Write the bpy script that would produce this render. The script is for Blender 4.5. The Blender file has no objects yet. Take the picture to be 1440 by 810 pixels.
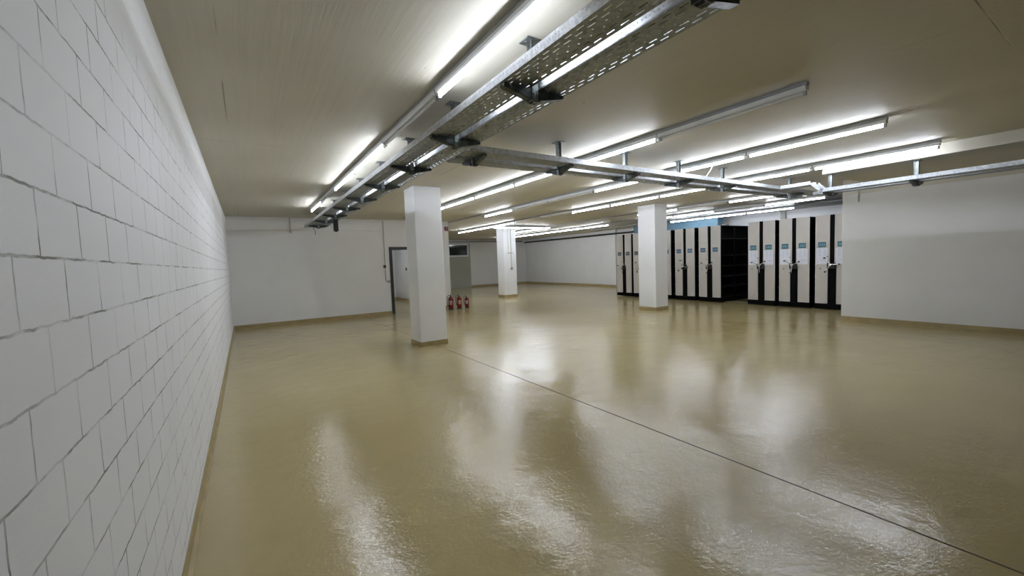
import bpy, math, random
from mathutils import Vector, Matrix
random.seed(7)
S = bpy.context.scene
C = S.collection
PI = math.pi
H = 2.91

# ------------------------------------------------------------------ mesh builder
class MB:
    def __init__(s): s.v=[]; s.f=[]; s.m=[]
    def add(s, vs, fs, mi=0):
        o=len(s.v); s.v+= [tuple(x) for x in vs]
        for f in fs: s.f.append(tuple(i+o for i in f)); s.m.append(mi)
        return s
    def box(s, a, b, mi=0):
        x0,y0,z0=[min(a[i],b[i]) for i in range(3)]; x1,y1,z1=[max(a[i],b[i]) for i in range(3)]
        return s.add([(x0,y0,z0),(x1,y0,z0),(x1,y1,z0),(x0,y1,z0),(x0,y0,z1),(x1,y0,z1),(x1,y1,z1),(x0,y1,z1)],
              [(0,3,2,1),(4,5,6,7),(0,1,5,4),(1,2,6,5),(2,3,7,6),(3,0,4,7)],mi)
    def quad(s,a,b,c,d,mi=0): return s.add([a,b,c,d],[(0,1,2,3)],mi)
    def prism(s, poly, ext, mi=0):
        # poly: list of 3D points, ext: extrusion vector
        n=len(poly); p=[Vector(q) for q in poly]; e=Vector(ext)
        return s.add(p+[q+e for q in p],[tuple(range(n))[::-1],tuple(range(n,2*n))]+[(i,(i+1)%n,(i+1)%n+n,i+n) for i in range(n)],mi)
    def tube(s, path, r, n=10, mi=0, caps=True):
        P=[Vector(q) for q in path]; R=r if isinstance(r,(list,tuple)) else [r]*len(P)
        rings=[]; up=None
        for i,p in enumerate(P):
            t=(P[min(i+1,len(P)-1)]-P[max(i-1,0)]).normalized()
            if up is None:
                up=Vector((0,0,1)) if abs(t.z)<.9 else Vector((1,0,0))
            a=t.cross(up)
            if a.length<1e-5: a=t.cross(Vector((0,1,0)))
            a.normalize(); b=a.cross(t).normalized(); up=b
            rings.append([p+(a*math.cos(2*PI*k/n)+b*math.sin(2*PI*k/n))*R[i] for k in range(n)])
        vs=[q for rg in rings for q in rg]; fs=[]
        for i in range(len(P)-1):
            for k in range(n):
                k2=(k+1)%n; fs.append((i*n+k,i*n+k2,(i+1)*n+k2,(i+1)*n+k))
        if caps: fs.append(tuple(range(n))[::-1]); fs.append(tuple((len(P)-1)*n+k for k in range(n)))
        return s.add(vs,fs,mi)
    def lathe(s, prof, c=(0,0,0), n=24, mi=0):
        vs=[(c[0]+r*math.cos(2*PI*k/n),c[1]+r*math.sin(2*PI*k/n),c[2]+z) for r,z in prof for k in range(n)]
        fs=[(i*n+k,i*n+(k+1)%n,(i+1)*n+(k+1)%n,(i+1)*n+k) for i in range(len(prof)-1) for k in range(n)]
        fs.append(tuple(range(n))[::-1]); fs.append(tuple((len(prof)-1)*n+k for k in range(n)))
        return s.add(vs,fs,mi)
    def mesh(s, name, mats, smooth=False):
        me=bpy.data.meshes.new(name); me.from_pydata(s.v,[],s.f)
        for m in (mats if isinstance(mats,(list,tuple)) else [mats]): me.materials.append(m)
        me.polygons.foreach_set('material_index',s.m)
        if smooth: me.polygons.foreach_set('use_smooth',[True]*len(s.f))
        me.update(); return me

def link(name, me, parent=None, loc=None, rz=None, bevel=0):
    o=bpy.data.objects.new(name,me); C.objects.link(o)
    if parent: o.parent=parent
    if loc: o.location=loc
    if rz: o.rotation_euler=(0,0,rz)
    if bevel:
        b=o.modifiers.new('bevel','BEVEL'); b.width=bevel; b.segments=2; b.limit_method='ANGLE'; b.angle_limit=math.radians(40)
    return o
def obj(name, mb, mats, parent=None, smooth=False, bevel=0, loc=None):
    return link(name, mb.mesh(name,mats,smooth), parent, loc, None, bevel)
def tag(o, label, cat, group=None):
    o['label']=label; o['category']=cat
    if group: o['group']=group
    return o
def thing(name, label, cat, loc=(0,0,0), rz=0, group=None):
    o=bpy.data.objects.new(name,None); C.objects.link(o); o.location=loc; o.rotation_euler=(0,0,rz)
    o.empty_display_size=.1
    return tag(o,label,cat,group)
def struct(name, mb, mats, label=None, bevel=0):
    o=obj(name,mb,mats,bevel=bevel); o['kind']='structure'
    if label: o['label']=label
    return o
def copy_thing(root, loc, rz, label):
    r=root.copy(); C.objects.link(r); r.location=loc; r.rotation_euler=(0,0,rz); r['label']=label
    for ch in list(root.children):
        c=ch.copy(); C.objects.link(c); c.parent=r
        for g in list(ch.children):
            d=g.copy(); C.objects.link(d); d.parent=c
    return r

# ------------------------------------------------------------------ materials
def newmat(name):
    m=bpy.data.materials.new(name); m.use_nodes=True
    return m, m.node_tree.nodes, m.node_tree.links, m.node_tree.nodes['Principled BSDF']
def plain(name, col, rough=.5, metal=0, vary=.06, scale=6, spec=.5, coat=0):
    m,N,L,b=newmat(name)
    tc=N.new('ShaderNodeTexCoord'); n=N.new('ShaderNodeTexNoise'); n.inputs['Scale'].default_value=scale; n.inputs['Detail'].default_value=4
    L.new(tc.outputs['Object'],n.inputs['Vector'])
    r=N.new('ShaderNodeMapRange'); r.inputs['From Min'].default_value=.3; r.inputs['From Max'].default_value=.7
    r.inputs['To Min'].default_value=1-vary; r.inputs['To Max'].default_value=1+vary
    L.new(n.outputs['Fac'],r.inputs['Value'])
    mx=N.new('ShaderNodeMix'); mx.data_type='RGBA'; mx.blend_type='MULTIPLY'; mx.inputs['Factor'].default_value=1
    mx.inputs['A'].default_value=(*col,1); L.new(r.outputs['Result'],mx.inputs['B']); L.new(mx.outputs['Result'],b.inputs['Base Color'])
    b.inputs['Roughness'].default_value=rough; b.inputs['Metallic'].default_value=metal
    b.inputs['Specular IOR Level'].default_value=spec; b.inputs['Coat Weight'].default_value=coat
    return m
def emit(name, col, st):
    m,N,L,b=newmat(name); b.inputs['Base Color'].default_value=(.9,.9,.9,1)
    b.inputs['Emission Color'].default_value=(*col,1); b.inputs['Emission Strength'].default_value=st
    return m
def noise(N,L,vec,scale,detail=4,rough=.5):
    n=N.new('ShaderNodeTexNoise'); n.inputs['Scale'].default_value=scale; n.inputs['Detail'].default_value=detail; n.inputs['Roughness'].default_value=rough
    L.new(vec,n.inputs['Vector']); return n.outputs['Fac']
def rng(N,L,val,a,b,c,d,clamp=True):
    r=N.new('ShaderNodeMapRange'); r.clamp=clamp
    for k,v in zip(('From Min','From Max','To Min','To Max'),(a,b,c,d)): r.inputs[k].default_value=v
    L.new(val,r.inputs['Value']); return r.outputs['Result']
def math2(N,L,op,a,b):
    n=N.new('ShaderNodeMath'); n.operation=op
    for i,x in enumerate((a,b)):
        if isinstance(x,(int,float)): n.inputs[i].default_value=x
        else: L.new(x,n.inputs[i])
    return n.outputs[0]
def mixc(N,L,fac,a,b,mode='MIX'):
    n=N.new('ShaderNodeMix'); n.data_type='RGBA'; n.blend_type=mode
    if isinstance(fac,(int,float)): n.inputs['Factor'].default_value=fac
    else: L.new(fac,n.inputs['Factor'])
    for k,x in (('A',a),('B',b)):
        if isinstance(x,tuple): n.inputs[k].default_value=(*x,1)
        else: L.new(x,n.inputs[k])
    return n.outputs['Result']
def mapping(N,L,vec,loc=(0,0,0),scale=(1,1,1)):
    n=N.new('ShaderNodeMapping'); n.inputs['Location'].default_value=loc; n.inputs['Scale'].default_value=scale
    L.new(vec,n.inputs['Vector']); return n.outputs['Vector']

def mat_floor():
    m,N,L,b=newmat('epoxy_floor'); tc=N.new('ShaderNodeTexCoord').outputs['Object']
    big=noise(N,L,tc,.5,5); f=rng(N,L,big,.35,.65,0,1)
    col=mixc(N,L,f,(.46,.375,.175),(.52,.43,.22))
    med=noise(N,L,mapping(N,L,tc,scale=(1.5,1,1)),3.5,6,.6); col=mixc(N,L,rng(N,L,med,.3,.75,0,.25),col,(.40,.34,.19))
    sp=N.new('ShaderNodeTexVoronoi'); sp.inputs['Scale'].default_value=2.3; L.new(tc,sp.inputs['Vector'])
    d=rng(N,L,sp.outputs['Distance'],.008,.014,1,0); col=mixc(N,L,d,col,(.09,.075,.04))
    L.new(col,b.inputs['Base Color'])
    b.inputs['Roughness'].default_value=FR0
    b.inputs['IOR'].default_value=1.5; b.inputs['Specular IOR Level'].default_value=.5
    # trowel waves in the poured coating
    w1=noise(N,L,mapping(N,L,tc,scale=(1,1.3,1)),3.2,3,.5); w2=noise(N,L,tc,10,5,.6); w3=noise(N,L,mapping(N,L,tc,scale=(1,1.4,1)),38,3,.6)
    patch=noise(N,L,tc,.8,2)
    hgt=math2(N,L,'ADD',math2(N,L,'MULTIPLY',w1,.006),math2(N,L,'MULTIPLY',math2(N,L,'ADD',math2(N,L,'MULTIPLY',w2,.0042),math2(N,L,'MULTIPLY',w3,.0034)),patch))
    bp=N.new('ShaderNodeBump'); bp.inputs['Strength'].default_value=1; bp.inputs['Distance'].default_value=FBUMP
    L.new(hgt,bp.inputs['Height']); L.new(bp.outputs['Normal'],b.inputs['Normal'])
    return m
FR0,FBUMP=.10,1.0
def mat_ceiling():
    m,N,L,b=newmat('board_marked_concrete_ceiling'); tc=N.new('ShaderNodeTexCoord').outputs['Object']
    col=mixc(N,L,rng(N,L,noise(N,L,tc,.6,5),.35,.65,0,1),(.53,.50,.415),(.60,.57,.48))
    gr=noise(N,L,mapping(N,L,tc,scale=(14,.5,1)),1.6,6,.65)
    col=mixc(N,L,rng(N,L,gr,.45,.72,0,.14),col,(.36,.34,.27))
    br=N.new('ShaderNodeTexBrick'); br.offset=.35; br.inputs['Scale'].default_value=1
    br.inputs['Brick Width'].default_value=2.04; br.inputs['Row Height'].default_value=4.87; br.inputs['Mortar Size'].default_value=.006; br.inputs['Mortar Smooth'].default_value=.4
    L.new(mapping(N,L,tc,loc=(1.38,-.63,0)),br.inputs['Vector'])
    jm=math2(N,L,'MULTIPLY',br.outputs['Fac'],rng(N,L,noise(N,L,tc,1.1,3),.48,.6,0,.75))
    col=mixc(N,L,jm,col,(.2,.19,.15))
    sp=N.new('ShaderNodeTexVoronoi'); sp.inputs['Scale'].default_value=1.7; L.new(mapping(N,L,tc,scale=(1,.6,1)),sp.inputs['Vector'])
    col=mixc(N,L,rng(N,L,sp.outputs['Distance'],.012,.02,.6,0),col,(.15,.14,.11))
    L.new(col,b.inputs['Base Color']); b.inputs['Roughness'].default_value=.6
    hgt=math2(N,L,'ADD',math2(N,L,'MULTIPLY',gr,.004),math2(N,L,'MULTIPLY',jm,-.006))
    bp=N.new('ShaderNodeBump'); bp.inputs['Strength'].default_value=.6; bp.inputs['Distance'].default_value=1; L.new(hgt,bp.inputs['Height']); L.new(bp.outputs['Normal'],b.inputs['Normal'])
    return m
def mat_blocks():
    m,N,L,b=newmat('white_painted_blockwork'); tc=N.new('ShaderNodeTexCoord').outputs['Object']
    sx=N.new('ShaderNodeSeparateXYZ'); L.new(tc,sx.inputs[0]); cb=N.new('ShaderNodeCombineXYZ')
    wob=rng(N,L,noise(N,L,tc,22,3),0,1,-.005,.005)
    L.new(math2(N,L,'ADD',math2(N,L,'ADD',sx.outputs['Y'],BY0),wob),cb.inputs['X']); L.new(math2(N,L,'ADD',math2(N,L,'ADD',sx.outputs['Z'],BZ0),wob),cb.inputs['Y'])
    br=N.new('ShaderNodeTexBrick'); br.offset=.5; br.inputs['Scale'].default_value=1
    br.inputs['Brick Width'].default_value=BW; br.inputs['Row Height'].default_value=BH; br.inputs['Mortar Size'].default_value=.0032; br.inputs['Mortar Smooth'].default_value=.3
    L.new(cb.outputs[0],br.inputs['Vector'])
    zz=rng(N,L,sx.outputs['Z'],2.47,2.50,1,0)
    fac=math2(N,L,'MULTIPLY',br.outputs['Fac'],zz)
    brk=rng(N,L,noise(N,L,tc,4.5,3,.7),.42,.60,.22,1)
    col=mixc(N,L,rng(N,L,noise(N,L,tc,1.2,5),.3,.7,0,1),(.82,.825,.83),(.87,.875,.88))
    mort=math2(N,L,'MULTIPLY',fac,brk)
    col=mixc(N,L,mort,col,(.20,.20,.17))
    L.new(col,b.inputs['Base Color']); b.inputs['Roughness'].default_value=.55
    hgt=math2(N,L,'ADD',math2(N,L,'MULTIPLY',mort,-.004),math2(N,L,'ADD',math2(N,L,'MULTIPLY',noise(N,L,tc,120,3,.6),.0007),math2(N,L,'MULTIPLY',noise(N,L,tc,9,3),.002)))
    bp=N.new('ShaderNodeBump'); bp.inputs['Strength'].default_value=.8; bp.inputs['Distance'].default_value=1; L.new(hgt,bp.inputs['Height']); L.new(bp.outputs['Normal'],b.inputs['Normal'])
    return m
BW,BH=.2552,.1411
BY0,BZ0=-1.108+BW*20,-1.6847+BH*21
def mat_paint(name,c1,c2,rough=.55,faint=.0):
    m,N,L,b=newmat(name); tc=N.new('ShaderNodeTexCoord').outputs['Object']
    col=mixc(N,L,rng(N,L,noise(N,L,tc,1.1,6,.6),.3,.7,0,1),c1,c2)
    sp=N.new('ShaderNodeTexVoronoi'); sp.inputs['Scale'].default_value=1.6; L.new(tc,sp.inputs['Vector'])
    col=mixc(N,L,rng(N,L,sp.outputs['Distance'],.012,.02,.35,0),col,(.3,.29,.25))
    L.new(col,b.inputs['Base Color']); b.inputs['Roughness'].default_value=rough
    bp=N.new('ShaderNodeBump'); bp.inputs['Strength'].default_value=.5; bp.inputs['Distance'].default_value=1
    L.new(math2(N,L,'ADD',math2(N,L,'MULTIPLY',noise(N,L,tc,70,3),.001),math2(N,L,'MULTIPLY',noise(N,L,tc,6,3),.003)),bp.inputs['Height']); L.new(bp.outputs['Normal'],b.inputs['Normal'])
    return m
def mat_galv(name,c1,c2,rough=.38,metal=.9):
    m,N,L,b=newmat(name); tc=N.new('ShaderNodeTexCoord').outputs['Object']
    v=N.new('ShaderNodeTexVoronoi'); v.inputs['Scale'].default_value=45; L.new(tc,v.inputs['Vector'])
    s=N.new('ShaderNodeSeparateColor'); L.new(v.outputs['Color'],s.inputs[0])
    L.new(mixc(N,L,s.outputs[0],c1,c2),b.inputs['Base Color']); b.inputs['Metallic'].default_value=metal
    L.new(rng(N,L,s.outputs[1],0,1,rough-.06,rough+.1),b.inputs['Roughness']); return m

M_floor=mat_floor(); M_ceil=mat_ceiling(); M_block=mat_blocks()
M_wall=mat_paint('white_wall_paint',(.76,.765,.755),(.82,.82,.81))
M_pill=mat_paint('white_pillar_paint',(.80,.81,.82),(.85,.86,.87))
M_olive=mat_paint('olive_grey_paint',(.36,.37,.31),(.42,.43,.36))
M_base=plain('ochre_skirting_paint',(.36,.28,.13),.35,vary=.12)
M_groove=plain('dark_joint_sealant',(.09,.075,.04),.6)
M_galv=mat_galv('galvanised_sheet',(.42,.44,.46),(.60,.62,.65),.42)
M_galvd=mat_galv('darker_galvanised_steel',(.20,.215,.205),(.29,.31,.30),.42)  # darker tone of galvanised metal for tray bottoms, posts, plates and rails
M_arm=mat_galv('backlit_bracket_steel',(.05,.06,.058),(.10,.115,.11),.4,.6)  # near-black look of the backlit galvanised arms put into the colour
M_railm=plain('grey_track_enamel',(.30,.31,.31),.45)
M_white=plain('white_enamel',(.74,.76,.76),.4)
M_holder=plain('grey_lamp_holder_plastic',(.35,.36,.35),.5)
TS=44.0
M_tube=emit("glowing_tube_glass",(.885,.94,1.06),TS)
M_tubeoff=plain('unlit_tube_glass',(.62,.63,.60),.2)
M_black=plain('black_shelving_steel',(.0015,.0015,.0015),.6,spec=.08)
M_shelf=plain('dark_shelf_edge',(.012,.012,.012),.45,spec=.2)
M_panel=plain('warm_grey_laminate',(.56,.53,.485),.45,vary=.04,scale=2)
M_pedge=plain('pale_panel_edging',(.72,.71,.68),.4)
M_teal=plain('teal_label_card',(.015,.14,.19),.4)
M_navy=plain('blue_label_card',(.035,.085,.17),.4)
M_dark=plain('dark_label_card',(.04,.05,.05),.4)
M_mark=plain('pale_label_print',(.30,.44,.48),.5)
M_paper=plain('lilac_white_paper',(.78,.79,.87),.7,vary=.03)
M_ink=plain('pale_print_on_paper',(.55,.64,.70),.7)
M_chrome=plain('chrome_steel',(.75,.76,.77),.2,1)
M_knob=plain('black_plastic',(.012,.012,.012),.4)
M_red=plain('red_lacquer',(.15,.006,.012),.25,coat=.4)
M_sign=plain('red_sign_enamel',(.28,.012,.02),.4)
M_rubber=plain('black_rubber',(.02,.02,.02),.6)
M_cable=plain('black_cable_sheath',(.018,.018,.02),.5)
M_gcable=plain('grey_cable_sheath',(.35,.36,.36),.5)
M_cond=plain('grey_conduit_plastic',(.42,.42,.38),.5)
M_frame=plain('black_door_frame_steel',(.018,.019,.02),.35)
M_blue=plain('steel_blue_paint',(.10,.21,.28),.45)
M_glass=plain('dark_window_glass',(.012,.014,.015),.06,spec=.8)

# ------------------------------------------------------------------ room shell
XL=-.35; XR=10.5; YE=12.86; XW=5.77; YF=23.2; XF=16.0; YR=3.6; YB=-4.0
struct('floor',MB().box((-.6,-4.2,-.2),(16.3,23.5,0)),M_floor)
struct('ceiling',MB().box((-.6,-4.2,H),(16.3,23.5,H+.2)),M_ceil)
struct('trim_1',MB().box((2.873,YB,-.01),(2.885,YE,.0012)),M_groove,'dark joint line running along the floor')
struct('trim_2',MB().box((8.2,YB,2.75),(XR,3.1,H)),M_ceil,'lowered concrete soffit beside the right wall',bevel=.01)
struct('wall_left',MB().box((XL-.2,YB,0),(XL,YE,H)),M_block)
struct('trim_3',MB().prism([(XL,YB,2.62),(XL+.012,YB,2.64),(XL+.012,YB,2.86),(XL,YB,2.875)],(0,YE-YB,0)),M_block,'smooth plaster band along the top of the block wall')
dx0,dx1,dz=3.83,4.78,2.02
struct('wall_back',MB().box((XL-.2,YE,0),(dx0,YE+.17,H)).box((dx1,YE,0),(XW,YE+.17,H)).box((dx0,YE,dz),(dx1,YE+.17,H)),M_wall)
struct('wall_inner',MB().box((XW-.17,YE+.17,0),(XW,YF,H)),M_wall)
struct('wall_far',MB().box((XW-.17,YF,0),(XF+.2,YF+.2,H)),M_wall)
struct('wall_far_right',MB().box((XF,YR-.2,0),(XF+.2,YF,H)).box((XF-.14,14.95,0),(XF,15.85,H)),M_wall)
struct('wall_right',MB().box((XR,YB,0),(XR+.2,YR,2.60)),M_wall,bevel=.006)
struct('trim_5',MB().box((XR-.002,YB,2.60),(XR+.2,YR,H)),M_ceil,'beige band above the white right wall',bevel=.006)  # top strip of the wall in the beige tone of the ceiling
struct('trim_6',MB().prism([(XL,YE,2.56),(XL,YE-.012,2.575),(XL,YE-.012,2.85),(XL,YE,2.87)],(3.9,0,0)),M_wall,'slightly raised plaster band along the top of the back wall')
struct('wall_return',MB().box((XR+.2,YR-.2,0),(XF,YR,H)),M_wall)
struct('wall_rear',MB().box((XL-.2,YB-.2,0),(XR+.2,YB,H)),M_wall)
struct('wall_annex_left',MB().box((2.8,YE+.17,0),(3.0,18.6,H)),M_wall)
struct('wall_annex_far',MB().box((3.0,18.4,0),(XW-.17,18.6,H)),M_wall)
def skirt(name,a,b,nrm,mat=M_base,h=.1):
    a=Vector((*a,0));b=Vector((*b,0));n=Vector((*nrm,0))
    prof=[Vector((0,0,0)),n*.03,n*.03+Vector((0,0,.002)),n*.012+Vector((0,0,.02)),n*.007+Vector((0,0,h)),Vector((0,0,h))]
    return struct(name,MB().prism([a+p for p in prof],b-a),mat)
skirt('baseboard_left',(XL,YB),(XL,YE),(1,0),h=.07)
skirt('baseboard_back',(XL,YE),(dx0-.04,YE),(0,-1))
skirt('baseboard_back_end',(dx1+.04,YE),(XW,YE),(0,-1))
skirt('baseboard_right',(XR,YB),(XR,YR),(-1,0))
skirt('baseboard_far',(XW,YF),(XF,YF),(0,-1))
skirt('baseboard_far_right',(XF,YR),(XF,14.95),(-1,0))
skirt('baseboard_far_right_end',(XF,15.85),(XF,YF),(-1,0))
skirt('baseboard_pilaster',(XF-.14,14.95),(XF-.14,15.85),(-1,0))
skirt('baseboard_annex',(XW-.17,YE+.17),(XW-.17,18.4),(-1,0))
skirt('baseboard_annex_far',(3.0,18.4),(XW-.17,18.4),(0,-1))

# black door frame in the back wall, no leaf
d=struct('door_1',MB().box((dx0-.07,YE-.02,0),(dx0+.02,YE+.19,dz+.06)).box((dx1-.02,YE-.02,0),(dx1+.07,YE+.19,dz+.06)).box((dx0+.02,YE-.02,dz-.03),(dx1-.02,YE+.19,dz+.06)),M_frame,'black steel frame of the open doorway')
# high dark window and olive bay in the far wall
struct('trim_4',MB().box((10.2,YF-.05,0),(11.8,YF,2.72)),M_olive,'olive grey painted bay under the high window')
w=struct('window_1',MB().box((10.3,YF-.1,1.9),(11.66,YF-.05,1.99)).box((10.3,YF-.1,2.6),(11.66,YF-.05,2.68)).box((11.58,YF-.1,1.99),(11.66,YF-.05,2.6)).box((10.3,YF-.1,1.99),(10.38,YF-.05,2.6)),M_white,'dark high window in a white frame',bevel=.004)
obj('window_pane',MB().box((10.38,YF-.07,1.99),(11.58,YF-.052,2.6)),M_glass,w)

# ------------------------------------------------------------------ pillars
def pillar(x0,x1,y0,y1,label):
    t=thing('concrete_pillar',label,'pillar',((x0+x1)/2,(y0+y1)/2,0),group='white pillars')
    a,b=(x1-x0)/2,(y1-y0)/2
    obj('shaft',MB().box((-a,-b,0),(a,b,H)),M_pill,t,bevel=.012)
    e=.008
    obj('skirting',MB().box((-a-e,-b-e,0),(a+e,b+e,.09)),M_base,t,bevel=.004)
    return t
pillar(2.60,3.12,7.21,7.73,'white square pillar nearest the camera, standing beside the floor joint')
pillar(9.42,9.94,7.44,8.02,'white square pillar standing in front of the tall mobile shelving')
p3=pillar(9.14,9.76,14.86,15.4,'white square pillar farthest away, with a conduit down its face')
tag(obj('wall_conduit',MB().tube([(9.50,14.845,2.9),(9.50,14.845,1.25)],.011).tube([(9.36,14.845,2.9),(9.36,14.845,1.86)],.007),M_cond),'thin grey conduit running down the far pillar','conduit')
tag(obj('socket_box',MB().box((9.455,14.80,1.15),(9.545,14.855,1.25)),M_holder,bevel=.006),'small grey socket box at the foot of the far pillar conduit','socket')
tag(obj('cable_clamp',MB().box((9.33,14.825,1.84),(9.58,14.855,1.875)),M_cond,bevel=.004),'small clip bar across the conduit on the far pillar','clamp')

# ------------------------------------------------------------------ lights
PITCH=1.489; Y0=1.63
ROWX=[1.365,4.03,5.90,7.89,10.62,12.45,14.3]
def yk(k): return Y0+PITCH*k
fx_cache={}
def fixture_proto(lit):
    if lit in fx_cache: return fx_cache[lit]
    L=PITCH-.012
    t=thing('ceiling_light','','light',group='fluorescent tube lights')
    a=.031
    # local: runs +Y from 0 to L, z=0 at track underside; trapezoid gear tray
    sec=[(-a,0,-.002),(-a,0,-.026),(-a+.010,0,-.040),(a-.010,0,-.040),(a,0,-.026),(a,0,-.002)]
    obj('housing',MB().prism([(x,.006,z) for x,_,z in sec],(0,L-.012,0)),M_white,t,bevel=.002)
    for y in (.012,L-.034):
        obj('lamp_holder',MB().box((-.012,y,-.078),(.012,y+.022,-.04)).tube([(0,y,-.058),(0,y+.022,-.058)],.016,12),M_holder,t)
    obj('tube',MB().tube([(0,.034,-.058),(0,L-.034,-.058)],.013,12),M_tube if lit else M_tubeoff,t,smooth=False)
    fx_cache[lit]=t; t['_used']=0
    return t
ORD=['first','second','third','fourth','fifth','sixth','seventh','eighth','ninth','tenth','eleventh','twelfth']
def place_fx(lit,loc,rz,label):
    p=fixture_proto(lit)
    if not p['_used']:
        p['_used']=1; p.location=loc; p.rotation_euler=(0,0,rz); p['label']=label; return p
    r=copy_thing(p,loc,rz,label); return r
ZT=H-.040
rows=[ # lit pattern by k, None = bare track
 {0:1,1:0,2:1,3:1,4:0,5:1},
 {0:0,1:1,2:1,3:1,4:1,5:1},
 {0:1,1:1,2:1,3:0,4:0,5:1},
 {0:1,1:1,2:1,3:1,4:1,5:0,7:1,8:1,9:1},
 {2:1,3:0,4:1,8:1,9:1},
 {2:1,3:0,4:1,5:1,7:1,8:1,9:1,10:1,11:1,12:1},
 {3:1,4:1,5:1}]
rown=['row nearest the left wall','second row from left wall','third row from left wall','fourth row from left wall','fifth row from left wall','sixth row from left wall','seventh row from left wall']
span=[(0,5.02),(0,7),(0,8.2),(0,10),(2,10),(2,13),(2,9)]
clipmesh=MB().box((-.018,-.03,-.010),(.018,.03,0)).mesh('clip',M_railm)
for r,pat in enumerate(rows):
    X=ROWX[r]
    ya,yb=yk(span[r][0]),yk(span[r][1])-.012
    t=thing('lighting_track','grey ceiling track carrying the tube lights of the '+rown[r],'track',(X,ya,H),group='lighting tracks')
    Lr=yb-ya
    obj('rail',MB().box((-.024,0,-.040),(.024,Lr,-.010)),M_railm,t)
    n=max(2,int(Lr/1.5)+1)
    for i in range(n): link('clip',clipmesh,t,loc=(0,.1+(Lr-.2)*i/(n-1),0))
    for i,(k,lit) in enumerate(sorted(pat.items())):
        lab='%s tube light, %s from the near end of the %s'%('glowing' if lit else 'unlit grey',ORD[i],rown[r])
        place_fx(lit,(X,yk(k),ZT),0,lab)
# a pair set crosswise near the far pillar
t=thing('lighting_track','short grey ceiling track crossing in front of the far pillar','track',(7.96,13.62,H),group='lighting tracks')
obj('rail',MB().box((0,-.024,-.06),(2.44,.024,-.010)),M_railm,t)
place_fx(1,(7.965,13.62,H-.06),-PI/2,'glowing tube light set crosswise near the far pillar, left one of two').scale=(1,.815,1)
place_fx(1,(9.185,13.62,H-.06),-PI/2,'glowing tube light set crosswise near the far pillar, right one of two').scale=(1,.815,1)
for j,yy in enumerate((13.6,15.3)):
    place_fx(1,(4.3,yy,H-.04),0,'glowing tube light on the ceiling of the room behind the doorway, %s one'%('nearer','farther')[j])

# ------------------------------------------------------------------ perforated cable trays
def tray_parts(root, segs, w, hg=.055, holes=True):
    """segs: list of (start, end) centre lines; bottom slotted, sides with a dotted hole line"""
    bt,s1,s2=MB(),MB(),MB()
    pitch,slot=.090,.050
    for (a,b) in segs:
        a=Vector(a);b=Vector(b);d=(b-a);L=d.length;d.normalize()
        side=d.cross(Vector((0,0,1))).normalized(); up=side.cross(d).normalized()
        def P(u,v,z): return a+side*u+d*v+up*z
        ncol=6; sw=.008
        xs=[]; x=-w/2+.012; step=(w-.024)/ncol
        cols=[(-w/2+.012+step*(i+.5)-sw/2,-w/2+.012+step*(i+.5)+sw/2) for i in range(ncol)]
        edges=[-w/2]+[e for c in cols for e in c]+[w/2]
        for i in range(0,len(edges),2): bt.quad(P(edges[i],0,0),P(edges[i],L,0),P(edges[i+1],L,0),P(edges[i+1],0,0))
        for ci,(u0,u1) in enumerate(cols):
            off=0 if ci%2 else pitch/2
            v=0; k=0
            y=off; slot=.012 if ci in (2,3) else .050
            while True:
                e=min(y,L)
                if e>v: bt.quad(P(u0,v,0),P(u0,e,0),P(u1,e,0),P(u1,v,0))
                v=y+slot
                if v>=L: break
                y+=pitch
        for sgn,mb in ((-1,s1),(1,s2)):
            u=sgn*w/2
            mb.quad(P(u,0,0),P(u,L,0),P(u,L,hg*.55),P(u,0,hg*.55)); mb.quad(P(u,0,hg*.55+.006),P(u,L,hg*.55+.006),P(u,L,hg),P(u,0,hg))
            v=0; y=.0125
            while v<L:
                e=min(y,L); mb.quad(P(u,v,hg*.55),P(u,e,hg*.55),P(u,e,hg*.55+.006),P(u,v,hg*.55+.006))
                v=y+.006; y+=.025
            mb.quad(P(u,0,hg),P(u,L,hg),P(u-sgn*.010,L,hg+.002),P(u-sgn*.010,0,hg+.002))
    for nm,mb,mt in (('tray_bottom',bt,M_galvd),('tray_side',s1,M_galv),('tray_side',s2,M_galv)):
        o=obj(nm,mb,mt,root); sol=o.modifiers.new('sheet','SOLIDIFY'); sol.thickness=.0015; sol.offset=0
ZB=2.605
def tray(label,segs,w=.215):
    a=Vector(segs[0][0]); t=thing('cable_tray',label,'cable tray',a,group='perforated cable trays')
    tray_parts(t,[(Vector(p)-a,Vector(q)-a) for p,q in segs],w); return t
tray('long perforated cable tray on the left side of its hangers, nearest the left wall',[((1.505,-.6,ZB),(1.505,12.35,ZB))])
tray('long perforated cable tray on the right side of its hangers, next to another',[((1.795,-.6,ZB),(1.795,12.35,ZB))])
Z2=ZB
tray('perforated cable tray crossing the hall, the one nearer the camera',[((1.93,3.81,Z2),(9.75,3.81,Z2))])
tray('perforated cable tray crossing the hall, the farther one behind the hangers',[((1.93,4.14,Z2),(9.75,4.14,Z2))])
tray('perforated cable tray under the lowered soffit, its left one with a kink',[((8.19,-.6,2.455),(8.19,3.08,2.455)),((8.19,3.08,2.455),(8.19,3.22,2.60)),((8.19,3.22,2.60),(8.19,3.69,2.60))])
tray('perforated cable tray under the lowered soffit, nearer the right wall',[((8.49,-.6,2.455),(8.49,3.3,2.455))])

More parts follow.
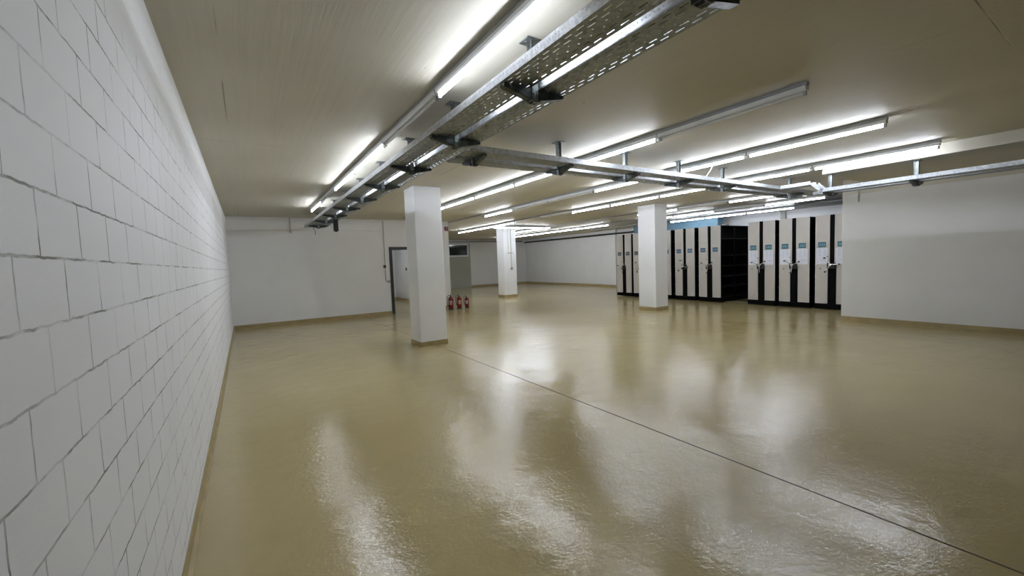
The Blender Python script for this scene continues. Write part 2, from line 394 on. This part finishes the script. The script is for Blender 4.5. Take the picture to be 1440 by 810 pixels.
# hangers: ceiling plate, I-section post, two tapering arms under the trays
def hanger_proto(drop,zb,below=.085):
    """origin on ceiling; arms along +-X"""
    t=thing('tray_hanger','','hanger',group='tray hangers')
    obj('ceiling_plate',MB().box((-.065,-.05,-.008),(.065,.05,0)).tube([(-.045,0,-.016),(-.045,0,-.008)],.01,6).tube([(.045,0,-.016),(.045,0,-.008)],.01,6),M_galvd,t)
    z1=-drop
    obj('post',MB().box((-.022,-.026,z1),(.022,-.021,-.008)).box((-.022,.021,z1),(.022,.026,-.008)).box((-.0025,-.021,z1),(.0025,.021,-.008)),M_galvd,t)
    for s in (-1,1):
        q=-zb
        mb=MB(); 
        for y in (-.024,.020):
            mb.prism([(s*.024,y,q),(s*.235,y,q),(s*.235,y,q-.022),(s*.06,y,q-.062),(s*.024,y,q-.062)],(0,.004,0))
        mb.prism([(s*.024,-.024,q-.062),(s*.06,-.024,q-.062),(s*.235,-.024,q-.022),(s*.235,-.024,q-.018),(s*.06,-.024,q-.058),(s*.024,-.024,q-.058)],(0,.048,0))
        mb.box((s*.022,-.032,q-.075),(s*.034,.032,q+.0))
        obj('bracket_arm',mb,M_arm,t)
        obj('bolt',MB().tube([(s*.010,-.034,q-.03),(s*.010,.034,q-.03)],.008,6),M_galv,t)
    return t
h1=hanger_proto(H-2.52,H-ZB+.003)
ys=[1.05,2.24,3.42,4.60,5.77,6.97,8.15,9.33,10.5,11.7]
for i,y in enumerate(ys):
    lab='dark steel hanger of the long double cable tray, %s from the camera'%ORD[i]
    if i==0: h1.location=(1.65,y,H); h1['label']=lab
    else: copy_thing(h1,(1.65,y,H),0,lab)
for i in range(7):
    x=2.12+1.16*i
    if i==5: continue   # the light of the fourth row stands there
    copy_thing(h1,(x,3.975,H),PI/2,'dark steel hanger of the cable trays crossing the hall, %s from the left'%ORD[i-(i>5)])
h3=hanger_proto(2.75-2.39,2.75-2.455+.003)
for i,y in enumerate([.84,1.97,3.03]):
    lab='dark steel hanger under the lowered soffit, %s from the camera'%ORD[i]
    if i==0: h3.location=(8.34,y,2.75); h3['label']=lab
    else: copy_thing(h3,(8.34,y,2.75),0,lab)

# cables lying in the trays
def cable(pts,r,mat,label):
    return tag(obj('electric_cable',MB().tube(pts,r,8),mat,smooth=True),label,'cable','cables in the trays')
def lay(x0,y0,y1,z,amp,ph):
    n=40; return [(x0+amp*math.sin(ph+i*.7),y0+(y1-y0)*i/n,z) for i in range(n+1)]
for j,(x,r,mt,lb) in enumerate([(1.575,.011,M_cable,'thick black cable lying in the leftmost long tray, right edge'),(1.545,.009,M_gcable,'grey cable lying in the leftmost long tray beside the thick black one'),(1.745,.010,M_cable,'black cable lying along the left side of the right long tray'),(1.772,.008,M_gcable,'grey cable lying in the right long tray beside a black one')]):
    cable(lay(x,-.5,12.2,ZB+r+.003,.004,j),r,mt,lb)
for j,(y,r,mt,lb) in enumerate([(3.86,.010,M_cable,'black cable lying in the nearer tray crossing the hall'),(4.10,.012,M_cable,'thick black cable lying in the farther tray crossing the hall')]):
    cable([(2.0+7.6*i/40,y+.006*math.sin(i*.8+j),Z2+r+.003) for i in range(41)],r,mt,lb)
# small drops
tag(obj('hanging_cable',MB().tube([(5.93,3.62,2.86),(5.99,3.66,2.83),(6.0,3.71,2.76),(5.97,3.76,2.68),(5.93,3.80,2.62)],.006,8),M_white,smooth=True),'short white cable curving from the third light row into the tray','cable')
tag(obj('hanging_cable',MB().tube([(1.50,11.4,2.60),(1.49,11.4,2.50),(1.53,11.41,2.42),(1.52,11.42,2.34)],.006,8),M_cable,smooth=True),'thin dark cable end dangling below the far end of the long tray','cable')
tag(obj('hanging_cable',MB().tube([(1.80,10.9,2.60),(1.83,10.9,2.48),(1.88,10.9,2.45),(1.93,10.9,2.50),(1.94,10.9,2.56)],.006,8),M_gcable,smooth=True),'small grey cable loop hanging under the far end of the long tray','cable')
tag(obj('hanging_box',MB().box((1.74,10.1,2.33),(1.84,10.16,2.595)).tube([(1.79,10.098,2.49),(1.79,10.09,2.49)],.02,12).box((1.77,10.11,2.31),(1.81,10.15,2.33)),M_cable,bevel=.004),'dark upright junction box under the far part of the long tray','box')

# ------------------------------------------------------------------ conduits and fittings on walls
t=thing('wall_conduit','thin conduit running down the back wall beside the black door frame','conduit',(3.63,YE,0))
obj('pipe',MB().tube([(-.01,-.012,2.89),(-.01,-.012,1.04),(.03,-.012,1.02),(.06,-.012,1.02)],.010),M_cond,t)
obj('outlet_box',MB().box((.04,-.035,.98),(.12,0,1.06)),M_cond,t,bevel=.006)
tag(obj('light_switch',MB().box((3.56,YE-.04,1.44),(3.64,YE-.022,1.53)).box((3.58,YE-.022,1.46),(3.62,YE,1.51)),M_knob,bevel=.006),'dark switch on the back wall left of the doorway','switch')
tag(obj('hanger_strip',MB().box((1.085,YE-.03,2.52),(1.115,YE-.005,H)).box((1.07,YE-.04,2.50),(1.13,YE,2.53)),M_cond),'short brown vertical strip at the top of the back wall','strip')
tag(obj('wall_conduit',MB().tube([(XR-.012,3.33,2.75),(XR-.012,3.33,2.44)],.012).box((XR-.03,3.31,2.55),(XR,3.35,2.57)),M_cond),'short vertical conduit stub near the far end of the right wall','conduit')
tag(obj('wall_switch',MB().box((5.50,16.6,1.28),(XW-.17,16.68,1.36)) if False else MB().box((XW-.20,16.75,1.28),(XW-.17,16.87,1.40)).box((XW-.21,16.79,1.31),(XW-.20,16.83,1.37)),M_knob,bevel=.003),'small dark switch on the wall seen through the doorway','switch')
t=thing('alarm_sign','small red sign high on the end of the back wall','sign',(5.70,YE,2.66))
obj('plate',MB().box((-.065,-.02,-.065),(.065,0,.065)),M_sign,t,bevel=.004)
obj('emblem',MB().box((-.03,-.023,-.035),(.03,-.02,.04)),M_knob,t)
obj('mark',MB().box((-.006,-.025,-.03),(.004,-.023,.035)).box((.004,-.025,.02),(.02,-.023,.035)).box((.004,-.025,-.004),(.016,-.023,.008)),M_white,t)
tag(obj('ceiling_pipe',MB().tube([(6.0,YF-.10,2.80),(15.7,YF-.10,2.80)],.035,12),M_railm,smooth=True),'grey pipe running along the top of the far wall','pipe')
tag(obj('ceiling_pipe',MB().tube([(XF-.22,13.3,2.69),(XF-.2,13.7,2.70),(XF-.2,YF-.2,2.725)],.042,12).box((XF-.24,15.95,2.69),(XF,16.0,2.76)).box((XF-.24,20,2.69),(XF,20.05,2.77)),M_cable,smooth=False),'black pipe running along the top of the far right wall','pipe')
tag(obj('wall_bulkhead',MB().box((15.0,9.02,2.30),(15.4,12.98,H)).box((14.985,9.0,2.30),(15.0,9.05,H)).box((14.985,12.95,2.30),(15.0,13.0,H)),M_blue,bevel=.004),'steel blue painted bulkhead high behind the tall mobile shelving','bulkhead')
tag(obj('wall_duct',MB().box((XF-.08,7.10,2.3),(XF,7.26,H)).box((XF-.085,7.09,2.6),(XF,7.27,2.62)),M_cond,bevel=.004),'narrow grey vertical duct on the white wall above the shelving','duct')

# ------------------------------------------------------------------ mobile shelving
CW=.72; PW=.31; CH=2.36; DEP=3.4
cm={}
def cache(key,fn):
    if key not in cm: cm[key]=fn()
    return cm[key]
def carriage(yc,label,style,rot):
    """front faces -X; origin on floor at front centre"""
    t=thing('mobile_shelving',label,'shelving',(12.25,yc,0),group='mobile shelving carriages')
    def base():
        m=MB().box((-.03,-CW/2-.015,.02),(DEP+.02,CW/2+.015,.135))
        for x in (.35,1.55,2.75):
            for y in (-.2,.2): m.tube([(x,y-.03,.035),(x,y+.03,.035)],.034,12)
        return m.mesh('base',M_black)
    link('base',cache('base',base),t)
    def body():
        m=MB(); m.box((.02,-.012,.135),(DEP,.012,CH-.01))      # central back sheet
        m.box((.018,-CW/2,.135),(.04,CW/2,CH-.01))              # end wall behind panels
        m.box((0,-.05,.135),(.018,.05,CH)); m.box((-.006,-.095,.135),(.018,.095,1.10))  # centre channel
        m.box((.0,-CW/2,CH-.012),(DEP,CW/2,CH))
        m.box((DEP-.02,-CW/2,.135),(DEP,CW/2,CH-.01))
        for s in (-1,1):
            for x in (.04,.72,.76,1.5,1.54,2.3,2.34): m.box((x,s*(CW/2-.03),.135),(x+.03,s*CW/2,CH-.01))
        return m.mesh('frame',M_black)
    link('frame',cache('body',body),t)
    for s in (-1,1):
        for z in (.17,.49,.80,1.12,1.45,1.97):
            def sh(s=s): 
                return MB().box((.04,s*.012,-.012),(DEP-.02,s*(CW/2-.004),0)).box((.04,s*(CW/2-.006),-.03),(DEP-.02,s*(CW/2-.002),.004)).mesh('shelf',M_shelf)
            link('shelf',cache(('shelf',s),sh),t,loc=(0,0,z))
    for s in (-1,1):
        a,b=s*.05,s*(.05+PW)
        c=s*.092
        def pan(a=a,b=b,c=c,s=s):
            m=MB(); e=.014*s
            m.prism([(-.022,a,1.15),(-.022,a,CH),(-.022,b,CH),(-.022,b,.15),(-.022,c,.15),(-.022,c,1.10)],(.022,0,0),0)
            m.box((-.026,b,.15),(-.0,b-e,CH),1); m.box((-.026,a,1.16),(0,a+e*.6,CH),1); m.box((-.0255,c,.15),(0,b,.162),1)
            return m.mesh('end_panel',[M_panel,M_pedge])
        link('end_panel',cache(('pan',s),pan),t,bevel=.003)
        # name card
        yc2=s*(.05+PW/2+(.01 if s>0 else -.01))
        def card(st=style):
            m=MB().box((-.030,-.082,1.565),(-.026,.082,1.695),0); 
            for k,(u,w_) in enumerate([(-.058,.03),(-.018,.034),(.028,.030)]):
                m.box((-.0315,u,1.60),(-.030,u+w_*.35,1.66),1); m.box((-.0315,u,1.65),(-.030,u+w_,1.66),1); m.box((-.0315,u+w_*.6,1.60),(-.030,u+w_,1.63),1)
            return m.mesh('name_card',[{'teal':M_teal,'blue':M_navy,'dark':M_dark}[st],M_mark])
        o=link('name_card',cache(('card',style),card),t,loc=(0,yc2,0))
        if style=='teal':
            def sheet():
                m=MB().box((-.029,-.125,1.14),(-.026,.125,1.545),0)
                for r in range(6):
                    for cc in (-.085,.02): m.box((-.0295,cc,1.50-r*.03),(-.029,cc+.065*(.6+.4*((r*7+3)%5)/4),1.512-r*.03),1)
                m.box((-.0295,-.085,1.24),(-.029,.03,1.26),1)
                return m.mesh('notice_sheet',[M_paper,M_ink])
            link('notice_sheet',cache('sheet',sheet),t,loc=(0,yc2,0))
    # crank: hub block, three spokes with knobs
    hub=link('crank_hub',cache('hub',lambda:MB().box((-.10,-.085,1.03),(-.006,.085,1.17)).tube([(-.10,0,1.13),(-.135,0,1.13)],.03,16).mesh('crank_hub',M_knob)),t,bevel=.012)
    cr=bpy.data.objects.new('crank_handle',cache('crank',lambda:crank_mesh())); C.objects.link(cr); cr.parent=t; cr.location=(-.14,0,1.13); cr.rotation_euler=(rot,0,0)
    for k in range(3):
        a=2*PI*k/3
        kb=link('knob',cache(('knob',k),lambda a=a:MB().tube([(-.01,.20*math.cos(a),.20*math.sin(a)),(-.05,.20*math.cos(a),.20*math.sin(a))],[.016,.020],12).mesh('knob',M_knob)),cr)
    # small lock on the panel
    link('lock',cache('lock',lambda:MB().tube([(-.03,.25,1.03),(-.022,.25,1.03)],.014,12).tube([(-.03,.10,1.33),(-.022,.10,1.33)],.012,12).mesh('lock',M_knob)),t)
    return t
def crank_mesh():
    m=MB().tube([(-.015,0,0),(.012,0,0)],.032,16)
    for k in range(3):
        a=2*PI*k/3; m.tube([(0,0,0),(-.004,.10*math.cos(a),.10*math.sin(a)),(-.012,.205*math.cos(a),.205*math.sin(a))],[.016,.010,.009],8)
    return m.mesh('crank_handle',M_chrome)
specs=[(11.105,'farthest left carriage of the beige and black mobile shelving, dark cards','dark',.3),
 (10.29,'beige and black shelving carriage just left of the white pillar, second from left end','dark',.9),
 (9.38,'shelving carriage mostly hidden behind the white pillar, showing at its right edge','blue',.5),
 (8.49,'shelving carriage right of the white pillar, blue cards and downward crank arm','blue',1.25),
 (7.62,'shelving carriage on the left side of the open dark aisle, blue cards','blue',.5),
 (6.07,'shelving carriage on the right side of the open dark aisle, teal cards and notices','teal',.45),
 (5.24,'middle of the three teal carded shelving carriages with paper notices','teal',.6),
 (4.39,'shelving carriage with teal cards cut off by the right wall corner','teal',1.0)]
for y,l,s,r in specs: carriage(y,l,s,r)
for i,x in enumerate((12.62,13.82,15.02)):
    tag(obj('floor_rail',MB().box((x-.03,YR+.1,0),(x+.03,11.6,.004)).box((x-.022,YR+.1,.004),(x-.012,11.6,.008)).box((x+.012,YR+.1,.004),(x+.022,11.6,.008)),M_galvd),'flat steel floor rail under the mobile shelving, %s one'%('front','middle','rear')[i],'rail','floor rails under the shelving')
tag(obj('small_box',MB().box((12.6,6.86,0),(12.72,7.02,.05)).box((12.61,6.87,.05),(12.71,7.01,.056)),M_cond,bevel=.006,loc=(0,0.42,CH)),'small grey box lying on top of the shelving beside the aisle','box')

# ------------------------------------------------------------------ fire extinguishers
def extinguisher(x,y,rz,sc,label,hose=True):
    t=thing('fire_extinguisher',label,'fire extinguisher',(x,y,0),rz,'fire extinguishers'); t.scale=(sc,sc,sc)
    obj('cylinder',MB().lathe([(.058,.03),(.075,.035),(.078,.05),(.078,.33),(.074,.36),(.058,.39),(.032,.405),(.022,.41),(.022,.425)],n=28),M_red,t,smooth=True)
    obj('base_ring',MB().lathe([(.080,0),(.082,.004),(.082,.04),(.076,.045)],n=28),M_rubber,t)
    obj('valve',MB().tube([(0,0,.42),(0,0,.455)],.024,12).tube([(0,0,.44),(0,-.05,.44)],.013,10),M_knob,t)
    obj('lever',MB().prism([(-.012,.02,.452),(-.012,-.085,.480),(-.012,-.085,.490),(-.012,.02,.468)],(.024,0,0)).prism([(-.012,.01,.440),(-.012,-.075,.430),(-.012,-.08,.440),(-.012,.01,.452)],(.024,0,0)),M_knob,t,bevel=.002)
    obj('gauge',MB().tube([(.02,0,.44),(.038,0,.44)],.016,14),M_white,t)
    obj('hose',MB().tube([(-.02,0,.44),(-.07,0,.45),(-.105,0,.41),(-.112,-.01,.33),(-.108,-.02,.22),(-.092,-.03,.12)],[.010,.010,.010,.010,.011,.016],10),M_rubber,t,smooth=True)
    n=9; mb=MB()
    for i in range(n):
        a0=-PI/2-.75+1.5*i/n; a1=-PI/2-.75+1.5*(i+1)/n; r=.0795
        mb.quad((r*math.cos(a0),r*math.sin(a0),.15),(r*math.cos(a1),r*math.sin(a1),.15),(r*math.cos(a1),r*math.sin(a1),.29),(r*math.cos(a0),r*math.sin(a0),.29))
    lb=obj('instruction_label',mb,[M_sign],t); 
    mb=MB()
    for (a,b_,z0,z1) in [(-.5,-.1,.24,.275),(.05,.45,.235,.275),(-.45,.4,.205,.215),(-.45,.3,.185,.193),(-.4,.4,.165,.173)]:
        r=.0802
        for i in range(4):
            a0=-PI/2+a+(b_-a)*i/4; a1=-PI/2+a+(b_-a)*(i+1)/4
            mb.quad((r*math.cos(a0),r*math.sin(a0),z0),(r*math.cos(a1),r*math.sin(a1),z0),(r*math.cos(a1),r*math.sin(a1),z1),(r*math.cos(a0),r*math.sin(a0),z1))
    obj('print',mb,M_pedge,lb)
    return t
extinguisher(5.57,12.46,-.45,1.04,'red fire extinguisher standing on the floor, leftmost of three beside the pillar')
extinguisher(5.88,12.48,-.3,1.01,'red fire extinguisher standing in the middle of the three')
extinguisher(6.17,12.50,-.5,.90,'shorter red fire extinguisher, rightmost of the three on the floor')

# ------------------------------------------------------------------ world, camera, view
wd=bpy.data.worlds.new('world'); S.world=wd; wd.use_nodes=True
wd.node_tree.nodes['Background'].inputs[0].default_value=(.02,.02,.02,1); wd.node_tree.nodes['Background'].inputs[1].default_value=0
f,yaw,pit,roll=583.819307,.568276264,-.0640588853,-.0371424258
cy,sy,cp,sp_=math.cos(yaw),math.sin(yaw),math.cos(pit),math.sin(pit)
F=Vector((sy*cp,cy*cp,sp_)); R=Vector((cy,-sy,0)); U=R.cross(F)
R2=math.cos(roll)*R+math.sin(roll)*U; U2=-math.sin(roll)*R+math.cos(roll)*U
cd=bpy.data.cameras.new('camera'); cam=bpy.data.objects.new('camera',cd); C.objects.link(cam)
cd.sensor_fit='HORIZONTAL'; cd.sensor_width=36; cd.lens=f/1440*36; cd.clip_start=.02; cd.clip_end=100
M=Matrix((R2,U2,-F)).transposed().to_4x4(); M.translation=Vector((0,0,1.5)); cam.matrix_world=M
S.camera=cam
vs=S.view_settings; vs.view_transform='Standard'; vs.look='None'; vs.gamma=1; vs.use_curve_mapping=False; vs.exposure=0.4
